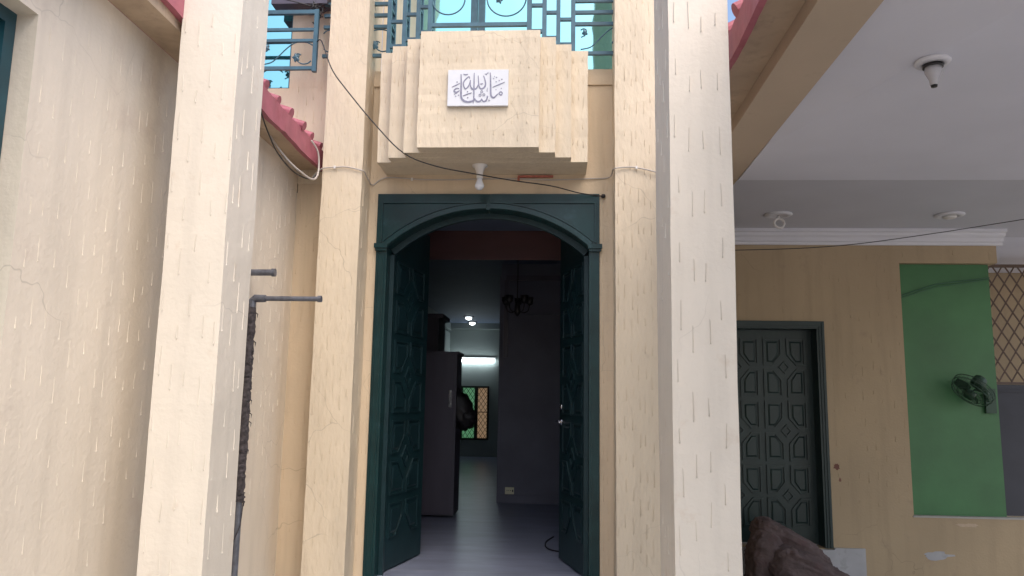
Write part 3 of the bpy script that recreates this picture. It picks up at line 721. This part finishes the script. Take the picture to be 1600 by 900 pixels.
m = MB(); m.lathe([(.04, .066), (.045, .05), (.045, .02), (.02, .01)], (0, 0, 0), 16, T=TF); m.lathe([(.05, -.06), (.06, -.08), (.055, -.14), (.03, -.16)], (0, 0, 0), 16, T=TF); m.build("motor", FANM, t, smooth=True)
e = TF @ Vector((0, 0, -.14))
m = MB(); m.tube([e, (3.86, 7.19, 1.72), (3.90, CW+.06, 1.66)], .018, 8); m.box(3.86, 3.95, CW+.03, CW+.064, 1.56, 1.78); m.build("bracket", FANM, t)
# step and wall scars
m = MB(); m.box(1.3, 2.45, CW-.04, CW-.001, 0, .352); m.box(2.452, 2.715, CW-.028, CW-.001, 0, .366)
tag(m.build("door_step", PLIN), "pale marble step and plinth slab at the carport door", "step")
def scar(x0, x1, z0, z1, y, name, mt, lb, cat, seed):
    rnd = random.Random(seed); n = 22; pts = []
    for k in range(n):
        a = 2*math.pi*k/n; s_ = rnd.uniform(.6, 1.08)
        pts.append(((x0+x1)/2+(x1-x0)/2*math.cos(a)*s_, (z0+z1)/2+(z1-z0)/2*math.sin(a)*s_))
    m = MB(); m.prism(pts, y-.0025, y+.001); return tag(m.build(name, mt), lb, cat)
scar(3.20, 3.48, .28, .36, CW, "plaster_patch", PLIN, "pale torn plaster patch low on the wall under the green panel", "patch", 2)
scar(3.50, 3.71, .565, .60, CW, "wall_scar", SOFF, "faint brown scraped mark just under the sill", "mark", 5)
scar(2.475, 2.54, 1.035, 1.10, CW, "stain_spot", mat("rusty_stain", (.16, .07, .05), .8), "small rust brown stain beside the carport door frame", "stain", 7)
scar(2.52, 2.545, .93, .97, CW, "stain_speck", mat("rusty_speck", (.22, .11, .08), .8), "tiny brown speck below the rust stain", "stain", 9)

# ------------------------------------------------------------------ carport ceiling lights
def ceiling_ring(x, y, z, lb, kind):
    k_ = .66 if kind == 2 else 1
    t = thing("ceiling_light", lb, "ceiling light", (x, y, z), "carport ceiling lights")
    m = MB(); m.lathe([(.115*k_, z-.0005), (.118*k_, z-.008), (.105*k_, z-.017), (.07*k_, z-.02), (.06*k_, z-.008)], (x, y, 0), 28); m.build("rim", CORN, t, smooth=True)
    if kind == 0:
        m = MB(); m.lathe([(.055, z-.0185), (.05, z-.012)], (x, y, 0), 20); m.lathe([(.045, z-.035), (.056, z-.021)], (x, y, 0), 20); m.build("lens", PORC, t, smooth=True)
    elif kind == 1:      # drooping ring lamp
        T = Matrix.Translation((x, y-.02, z-.085)) @ Matrix.Rotation(R(80), 4, 'X')
        m = MB(); m.tube([T @ Vector((.042*math.cos(a*math.pi/12), .042*math.sin(a*math.pi/12), 0)) for a in range(25)], .011, 8); m.tube([(x, y, z-.02), (x, y-.015, z-.045)], .012, 8); m.build("lamp", PORC, t, smooth=True)
    else:                # reflector bulb in its socket
        m = MB(); m.lathe([(.044, z-.034), (.042, z-.020)], (x, y, 0), 20); m.build("socket", BLACK, t, smooth=True)
        m = MB(); m.lathe([(.014, z-.118), (.017, z-.115), (.020, z-.09), (.036, z-.055), (.038, z-.0345)], (x, y, 0), 20); m.build("bulb", mat("grey_bulb_glass", (.45, .45, .48), .2), t, smooth=True)
        m = MB(); m.lathe([(.013, z-.127), (.015, z-.1185)], (x, y, 0), 16); m.build("tip", BLACK, t, smooth=True)
ceiling_ring(1.72, 3.46, 3.185, "ceiling light with bare grey bulb nearest in the carport", 2)
ceiling_ring(1.885, 6.55, 3.225, "ceiling light with white ring lamp drooping near the carport door", 1)
ceiling_ring(3.31, 6.55, 3.225, "flush round white ceiling light in front of the green panel", 0)

# ------------------------------------------------------------------ bulb under the box
t = thing("bulb_holder", "white holder with bare bulb hanging under the balcony box", "lamp", (-.513, 4.83, 3.123))
x, y, z = -.513, 4.83, 3.1235
m = MB(); m.lathe([(.020, z-.088), (.022, z-.086), (.020, z-.06), (.030, z-.03), (.036, z-.018), (.037, z-.016), (.037, z-.012), (.050, z-.010), (.050, z-.0005)], (x, y, 0), 20); m.build("holder", PORC, t, smooth=True)
m = MB(); m.lathe([(.001, z-.168), (.016, z-.165), (.029, z-.150), (.031, z-.138), (.024, z-.118), (.017, z-.10), (.017, z-.089)], (x, y, 0), 20); m.build("bulb", BULB, t, smooth=True)

# ------------------------------------------------------------------ railings
def arcpts(cx, cz, r, a0, a1, n=14): return [(cx+r*math.cos(R(a0+(a1-a0)*k/n)), cz+r*math.sin(R(a0+(a1-a0)*k/n))) for k in range(n+1)]
def scroll_leaf(m, o, U, W, u, v, s=1.0, rot=0):
    """small lobed wrought iron leaf; o origin, U horizontal unit vector, W thickness vector"""
    pts = []
    for k in range(18):
        a = 2*math.pi*k/18; r_ = .021*s*(1+.28*math.cos(5*a+rot)); pts.append((u+r_*math.cos(a)*.9, v+r_*math.sin(a)*1.1))
    n = len(pts); vs = []
    for d in (-.006, .006):
        for (a, b) in pts: vs.append(o+U*a+Vector((0, 0, b))+W*d)
    c1 = o+U*u+Vector((0, 0, v))-W*.014; c2 = o+U*u+Vector((0, 0, v))+W*.014
    vs += [c1, c2]; fs = [(i, (i+1) % n, n+(i+1) % n, n+i) for i in range(n)]+[(i, (i+1) % n, 2*n) for i in range(n)]+[(n+i, n+(i+1) % n, 2*n+1) for i in range(n)]
    m.add(vs, fs)
def scroll(o, U, mirror, parent, width=.36):
    """o: bottom of the panel beside its post; U points away from the post"""
    W = U.cross(Vector((0, 0, 1))); m = MB(); P = lambda L: [o+U*a+Vector((0, 0, b)) for a, b in L]
    # big S from the bottom far end up to the post
    S1 = [(.355, .03), (.29, .045), (.245, .085), (.205, .128), (.165, .165), (.13, .186), (.085, .193), (.04, .186), (.008, .168)]
    S2 = [(.012, .055), (.035, .036), (.07, .032), (.098, .046), (.115, .066), (.122, .09), (.112, .106), (.095, .104), (.085, .096)]
    if width < .3: S1 = [(u*width/.36*1.0, v) for u, v in S1]
    m.tube([q for q in smoothpath(P(S1), 4)], .0045, 6); m.tube(smoothpath(P(S2), 4), .0045, 6)
    m.tube(smoothpath(P([(.355, .17), (.335, .18), (.315, .168), (.325, .135), (.352, .118)]), 3), .0045, 6) if width > .3 else None
    sc = m.build("scroll", RAIL, parent, smooth=True)
    l = MB(); scroll_leaf(l, o, U, W, .117, .078, 1.15); l.build("leaf", RAIL, sc)
    if width > .3: l = MB(); scroll_leaf(l, o, U, W, .327, .150, .9, 1); l.build("leaf", RAIL, sc)
def hbar(m, a, b, z, t=.0125):
    a = Vector(a); b = Vector(b); d = (b-a).normalized(); n = Vector((-d.y, d.x, 0))
    vs = []
    for p_ in (a, b):
        for (s1, s2) in ((-1, -1), (1, -1), (1, 1), (-1, 1)): q_ = p_+n*t*s1; vs.append((q_.x, q_.y, z+t*s2))
    m.add(vs, [(0, 1, 5, 4), (1, 2, 6, 5), (2, 3, 7, 6), (3, 0, 4, 7), (3, 2, 1, 0), (4, 5, 6, 7)])
def post(m, x, y, z0, z1, t=.0135): m.box(x-t, x+t, y-t, y+t, z0, z1)
r1 = thing("side_railing", "slate blue scrolled metal railing before the window left of the pilaster", "railing", (-1.9, 4.9, 3.81))
m = MB()
for zz, tt in ((4.245, .014), (4.118, .010), (4.037, .010), (3.836, .0115)): m = MB(); hbar(m, (-2.75, 4.9, 0), (-1.69, 4.9, 0), zz, tt); m.build("rail", RAIL, r1)
m = MB(); post(m, -1.676, 4.9, 3.81, 4.262, .0145); m.build("post", RAIL, r1)
m = MB(); post(m, -2.735, 4.9, 3.81, 4.262, .0145); m.build("post", RAIL, r1)
scroll(Vector((-1.69, 4.9, 3.836)), Vector((-1, 0, 0)), False, r1); scroll(Vector((-2.05, 4.9, 3.836)), Vector((-1, 0, 0)), False, r1)
r2 = thing("balcony_railing", "dark teal scrolled metal railing stepping around the balcony box", "railing", (-.5, 4.9, 3.87))
ZL = (3.952, 4.165, 4.25, 4.335)
m = MB()
def run(m, a, b, zs, tt=.0115):
    for zz in zs: m = MB(); hbar(m, a, b, zz, tt); m.build("rail", RAIL, r2)
YL = 4.965
run(m, (-1.645, YL, 0), (-1.165, YL, 0), ZL); run(m, (.105, YL, 0), (.60, YL, 0), ZL); run(m, (.105, YL, 0), (.60, YL, 0), (4.5, 4.62))
run(m, (-1.645, YL, 0), (-1.165, YL, 0), (4.5, 4.62))
scroll(Vector((-1.16, YL, 3.952)), Vector((-1, 0, 0)), False, r2, .36)
scroll(Vector((.50, YL, 3.952)), Vector((-1, 0, 0)), False, r2, .36)
scroll(Vector((-1.65, YL, 3.952)), Vector((1, 0, 0)), False, r2, .2)
xs = [(-1.150, YL), (-1.150, 4.83), (-1.025, 4.83), (-1.025, 4.735), (-.915, 4.735), (-.915, 4.64), (-.822, 4.64), (-.822, 4.545), (-.192, 4.545), (-.192, 4.64), (-.098, 4.64), (-.098, 4.735), (-.008, 4.735), (-.008, 4.83), (.092, 4.83), (.092, YL)]
ZB = 3.972
for (a, b) in zip(xs[:-1], xs[1:]):
    m = MB(); hbar(m, (a[0], a[1], 0), (b[0], b[1], 0), ZB-.02, .012); m.build("rail", RAIL, r2)
    if a[1] != b[1] or abs(a[0]-b[0]) < .2:
        m = MB(); hbar(m, (a[0], a[1], 0), (b[0], b[1], 0), 4.13, .0105); m.build("rail", RAIL, r2)
    m = MB(); hbar(m, (a[0], a[1], 0), (b[0], b[1], 0), 4.62, .012); m.build("rail", RAIL, r2)
for (x_, y_) in xs[1:-1]:
    m = MB(); post(m, x_, y_, 3.885, 4.64); m.build("post", RAIL, r2)
for x_ in (-1.150, .092):
    m = MB(); post(m, x_, YL, 3.875, 4.64); m.build("post", RAIL, r2)
for x_, k in ((-1.150, 0), (-1.025, 1), (-.098, 2), (-.008, 3)):     # slanting bars in the short side panels
    ya, yb_ = (YL, 4.83) if k in (0,) else (4.83, 4.735) if k in (1, 3) else (4.735, 4.64)
    for j in range(6): m = MB(); hbar(m, (x_, ya, 0), (x_, yb_, 0), 3.99+.085*j, .008); m.build("infill_bar", RAIL, r2)
# centre panel scrolls
o = Vector((-.507, 4.545, 0)); m = MB()
def CP(L): return [o+Vector((a, 0, b)) for a, b in L]
m.tube(CP([(-.305, 4.22)]+arcpts(-.20, 4.13, .105, 180, 385, 18)), .0048, 6)
m.tube(CP([(.03, 4.2)]+arcpts(.17, 4.135, .125, 200, 350, 18)+[(.298, 4.2), (.28, 4.3)]), .0048, 6)
m.tube(CP([(.03, 4.2), (-.02, 4.28), (-.1, 4.36)]), .0048, 6)
m.tube(CP(arcpts(.13, 4.17, .04, 220, 20, 8)), .0048, 6)
sc = m.build("scroll", RAIL, r2, smooth=True)
l = MB(); scroll_leaf(l, o, Vector((1, 0, 0)), Vector((0, 1, 0)), .125, 4.125, 1.1); l.build("leaf", RAIL, sc)

# ------------------------------------------------------------------ cables
def cable(name, pts, r, mt, lb, clips=(), nn=5):
    m = MB(); m.tube(smoothpath(pts, nn), r, 6)
    if clips:
        t = thing(name, lb, "cable", pts[0]); m.build("sheath", mt, t, smooth=True)
        for c in clips: MB().box(c[0]-.006, c[0]+.006, c[1]-.006, c[1]+.004, c[2]-.010, c[2]+.010).build("clip", PORC, t)
    else: tag(m.build(name, mt, smooth=True), lb, "cable")
y1 = 4.807; y2 = 5.04
cable("pale_cable", [(-1.64, 4.84, 3.03), (-1.559, y1, 3.093), (-1.47, y1, 3.104), (-1.39, y1, 3.106), (-1.30, y1, 3.086), (-1.279, 4.83, 3.082), (-1.276, 4.93, 3.06), (-1.270, y2, 3.05), (-1.18, y2, 3.102), (-.95, y2, 3.090), (-.735, y2, 3.087), (-.52, y2, 3.093), (-.30, y2, 3.094), (-.04, y2, 3.086), (.21, y2, 3.094), (.335, y2, 3.10), (.353, 4.93, 3.10), (.357, 4.81, 3.092), (.42, y1, 3.100), (.50, y1, 3.098), (.63, y1, 3.065), (.645, 4.9, 3.06)],
      .0045, WCAB, "pale cable clipped across both pilasters and above the doorway", [(-1.47, y1, 3.104), (.50, y1, 3.098), (-1.0, y2, 3.091)])
cable("black_cable", [(-1.66, 4.88, 4.02), (-1.60, 4.80, 3.98), (-1.508, 4.75, 3.765), (-1.379, 4.68, 3.585), (-1.16, 4.62, 3.32), (-.97, 4.60, 3.13), (-.765, 4.60, 3.045), (-.535, 4.66, 3.015), (-.295, 4.75, 2.997), (-.051, 4.85, 2.990), (.14, 4.97, 2.975), (.302, 5.045, 2.972)],
      .0042, BLACK, "black cable sagging from the railing to above the door corner")
m = MB(); m.lathe([(.012, -.012), (.016, 0), (.012, .012)], (.302, 5.04, 2.972), 10); tag(m.build("cable_knob", BLACK, smooth=True), "small black knob where the sagging black cable ends", "knob")
cable("looped_cable", [(-1.80, 4.2, 3.42), (-1.77, 4.25, 3.30), (-1.735, 4.35, 3.16), (-1.66, 4.45, 3.045), (-1.60, 4.55, 2.99), (-1.575, 4.68, 2.985), (-1.565, 4.75, 3.03), (-1.568, 4.78, 3.12), (-1.575, 4.76, 3.20), (-1.60, 4.70, 3.25)],
      .0065, WCAB, "grey cable looped around the end of the left tiled eave")
cable("thin_eave_cable", [(-1.60, 3.7, 3.28), (-1.61, 3.9, 3.12), (-1.635, 4.1, 3.06), (-1.66, 4.3, 3.03), (-1.65, 4.55, 2.995), (-1.60, 4.72, 3.0), (-1.565, 4.79, 3.07)],
      .0045, BLACK, "thin dark cable drooping under the left tiled eave")
cable("carport_wire", [(1.285, 6.5, 2.90), (1.482, 6.5, 2.898), (2.042, 6.5, 2.917), (2.519, 6.5, 2.957), (3.099, 6.5, 3.041), (3.52, 6.5, 3.11), (3.95, 6.5, 3.185), (4.02, 6.5, 3.22)], .0035, BLACK, "thin black wire strung along the carport ceiling")
m = MB(); m.box(-.275, -.035, 5.028, 5.0485, 3.102, 3.114); m.box(-.277, -.262, 5.026, 5.0487, 3.082, 3.102)
tag(m.build("tape_strip", TAPE), "rust red tape strip on the wall above the door", "tape")
m = MB()
for k in range(9):
    a = Vector((-1.72+random.uniform(-.02, .02), 4.93, 4.25+random.uniform(0, .1))); pts = [a]
    for j in range(5): a = a+Vector((random.uniform(-.02, .045), random.uniform(-.015, .015), random.uniform(-.05, .035))); pts.append(a)
    m.tube(smoothpath(pts, 4), random.uniform(.003, .006), 5)
tag(m.build("wire_tangle", BLACK, smooth=True), "tangle of dark wires at the corner post of the side railing", "wires")
cable("overhead_wire", [(-2.2, 4.86, 4.36), (-1.95, 4.88, 4.345), (-1.72, 4.92, 4.30)], .004, BLACK, "dark wire running into the tangle above the side railing")

# ------------------------------------------------------------------ pipes by the left wall
t = thing("pipe_stub", "short grey capped pipe sticking out of the wall above the wrapped pipe", "pipe", (-1.8, 4.3, 2.31))
m = MB(); m.tube([(-1.799, 4.3, 2.315), (-1.65, 4.3, 2.315)], .019, 14); m.build("pipe", PIPE, t, smooth=False)
m = MB(); m.tube([(-1.652, 4.3, 2.315), (-1.632, 4.3, 2.315)], .0235, 14); m.build("cap", PIPE, t)
t = thing("wrapped_pipe", "upright pipe wrapped in tattered dark cloth with a horizontal arm", "pipe", (-1.76, 4.3, 0))
m = MB(); m.tube([(-1.757, 4.3, 0), (-1.757, 4.3, 2.155)], .017, 12); m.build("upright", PIPE, t)
m = MB(); m.tube([(-1.75, 4.3, 2.163), (-1.37, 4.3, 2.163)], .0145, 12); m.build("arm", PIPE, t)
m = MB(); m.tube([(-1.374, 4.3, 2.163), (-1.352, 4.3, 2.163)], .019, 12); m.build("cap", PIPE, t)
m = MB(); m.tube([(-1.757, 4.3, 2.10), (-1.757, 4.3, 2.15), (-1.742, 4.3, 2.163), (-1.68, 4.3, 2.163)], [.022, .023, .023, .021], 12); m.build("elbow", PIPE, t)
m = MB(); P = []; rs = []; z = 1.02
while z < 2.13:
    P.append((-1.757+random.uniform(-.003, .003), 4.3+random.uniform(-.003, .003), z)); rs.append(.024+random.uniform(-.002, .0035)); z += .014
m.tube(P, rs, 12)
for k in range(30):
    z = random.uniform(1.02, 2.1); a = random.uniform(0, 6.28); c_, s_ = math.cos(a), math.sin(a)
    m.tube([(-1.757+c_*.024, 4.3+s_*.024, z), (-1.757+c_*.036, 4.3+s_*.036, z-.008), (-1.757+c_*.034, 4.3+s_*.034, z-.03)], [.004, .0035, .001], 4)
m.build("wrap", WRAP, t)
m = MB(); m.tube([(-1.757+.028*math.cos(a*.6), 4.3+.028*math.sin(a*.6), 1.02+.0025*a) for a in range(22)], .004, 5); m.tube([(-1.73, 4.29, 1.02), (-1.735, 4.28, .9), (-1.775, 4.285, .80)], .003, 5); m.build("tie_wire", WRAP, t)

# ------------------------------------------------------------------ sacks by the carport door
def sack(name, c, ax, rot, mt, lb, seed, amp=.10, sq=4):
    from mathutils import noise
    m = MB(); n = 110; rows = 56; vs = []; fs = []
    for i in range(rows+1):
        th = math.pi*i/rows
        for k in range(n):
            ph = 2*math.pi*k/n
            # long axis along x: poles at the two ends
            d = Vector((math.cos(th), math.sin(th)*math.cos(ph), math.sin(th)*math.sin(ph)))
            e = Vector([math.copysign(abs(q)**(2/sq), q) for q in d])
            q = Vector((e.x*ax[0], e.y*ax[1], e.z*ax[2])); S3 = Vector((seed*1.7, seed*.3, 0))
            f1 = noise.noise(q*6+S3); f2 = 1-abs(noise.noise(Vector((q.x*11, q.y*16, q.z*16))+S3*2))*3; f3 = 1-abs(noise.noise(Vector((q.x*30, q.y*22, q.z*22))-S3))*2.6
            f4 = 1-abs(noise.noise(Vector((q.x*5, q.y*20, q.z*20))+S3*3))*3
            q = q+d*(.022*f1+.009*f2+.006*f3+.012*f4)*(amp/.10)
            q.z -= .12*max(0, abs(e.x)-.6)*ax[2]
            vs.append(rot @ q+Vector(c))
    for i in range(rows):
        for k in range(n): fs.append((i*n+k, i*n+(k+1) % n, (i+1)*n+(k+1) % n, (i+1)*n+k))
    m.add(vs, fs)
    return tag(m.build(name, mt, smooth=True), lb, "sack", "sacks by the carport door")
RY = lambda a: Matrix.Rotation(R(a), 3, 'Y')
sack("cloth_sack", (1.975, 6.86, .435), (.33, .15, .095), RY(31), SACK, "brown cloth sack leaning uppermost on the pile by the carport door", 3)
sack("cloth_sack", (2.06, 6.66, .24), (.32, .17, .14), RY(24), SACK, "crumpled brown sack in front under the uppermost one", 8)
sack("cloth_sack", (1.73, 6.78, .30), (.12, .16, .24), RY(6), SACK, "upright brown sack at the left end of the pile", 12)
sack("folded_tarpaulin", (1.95, 6.66, .09), (.46, .26, .09), RY(3), NAVY, "dark navy folded tarpaulin at the bottom of the sack pile", 15, .08)
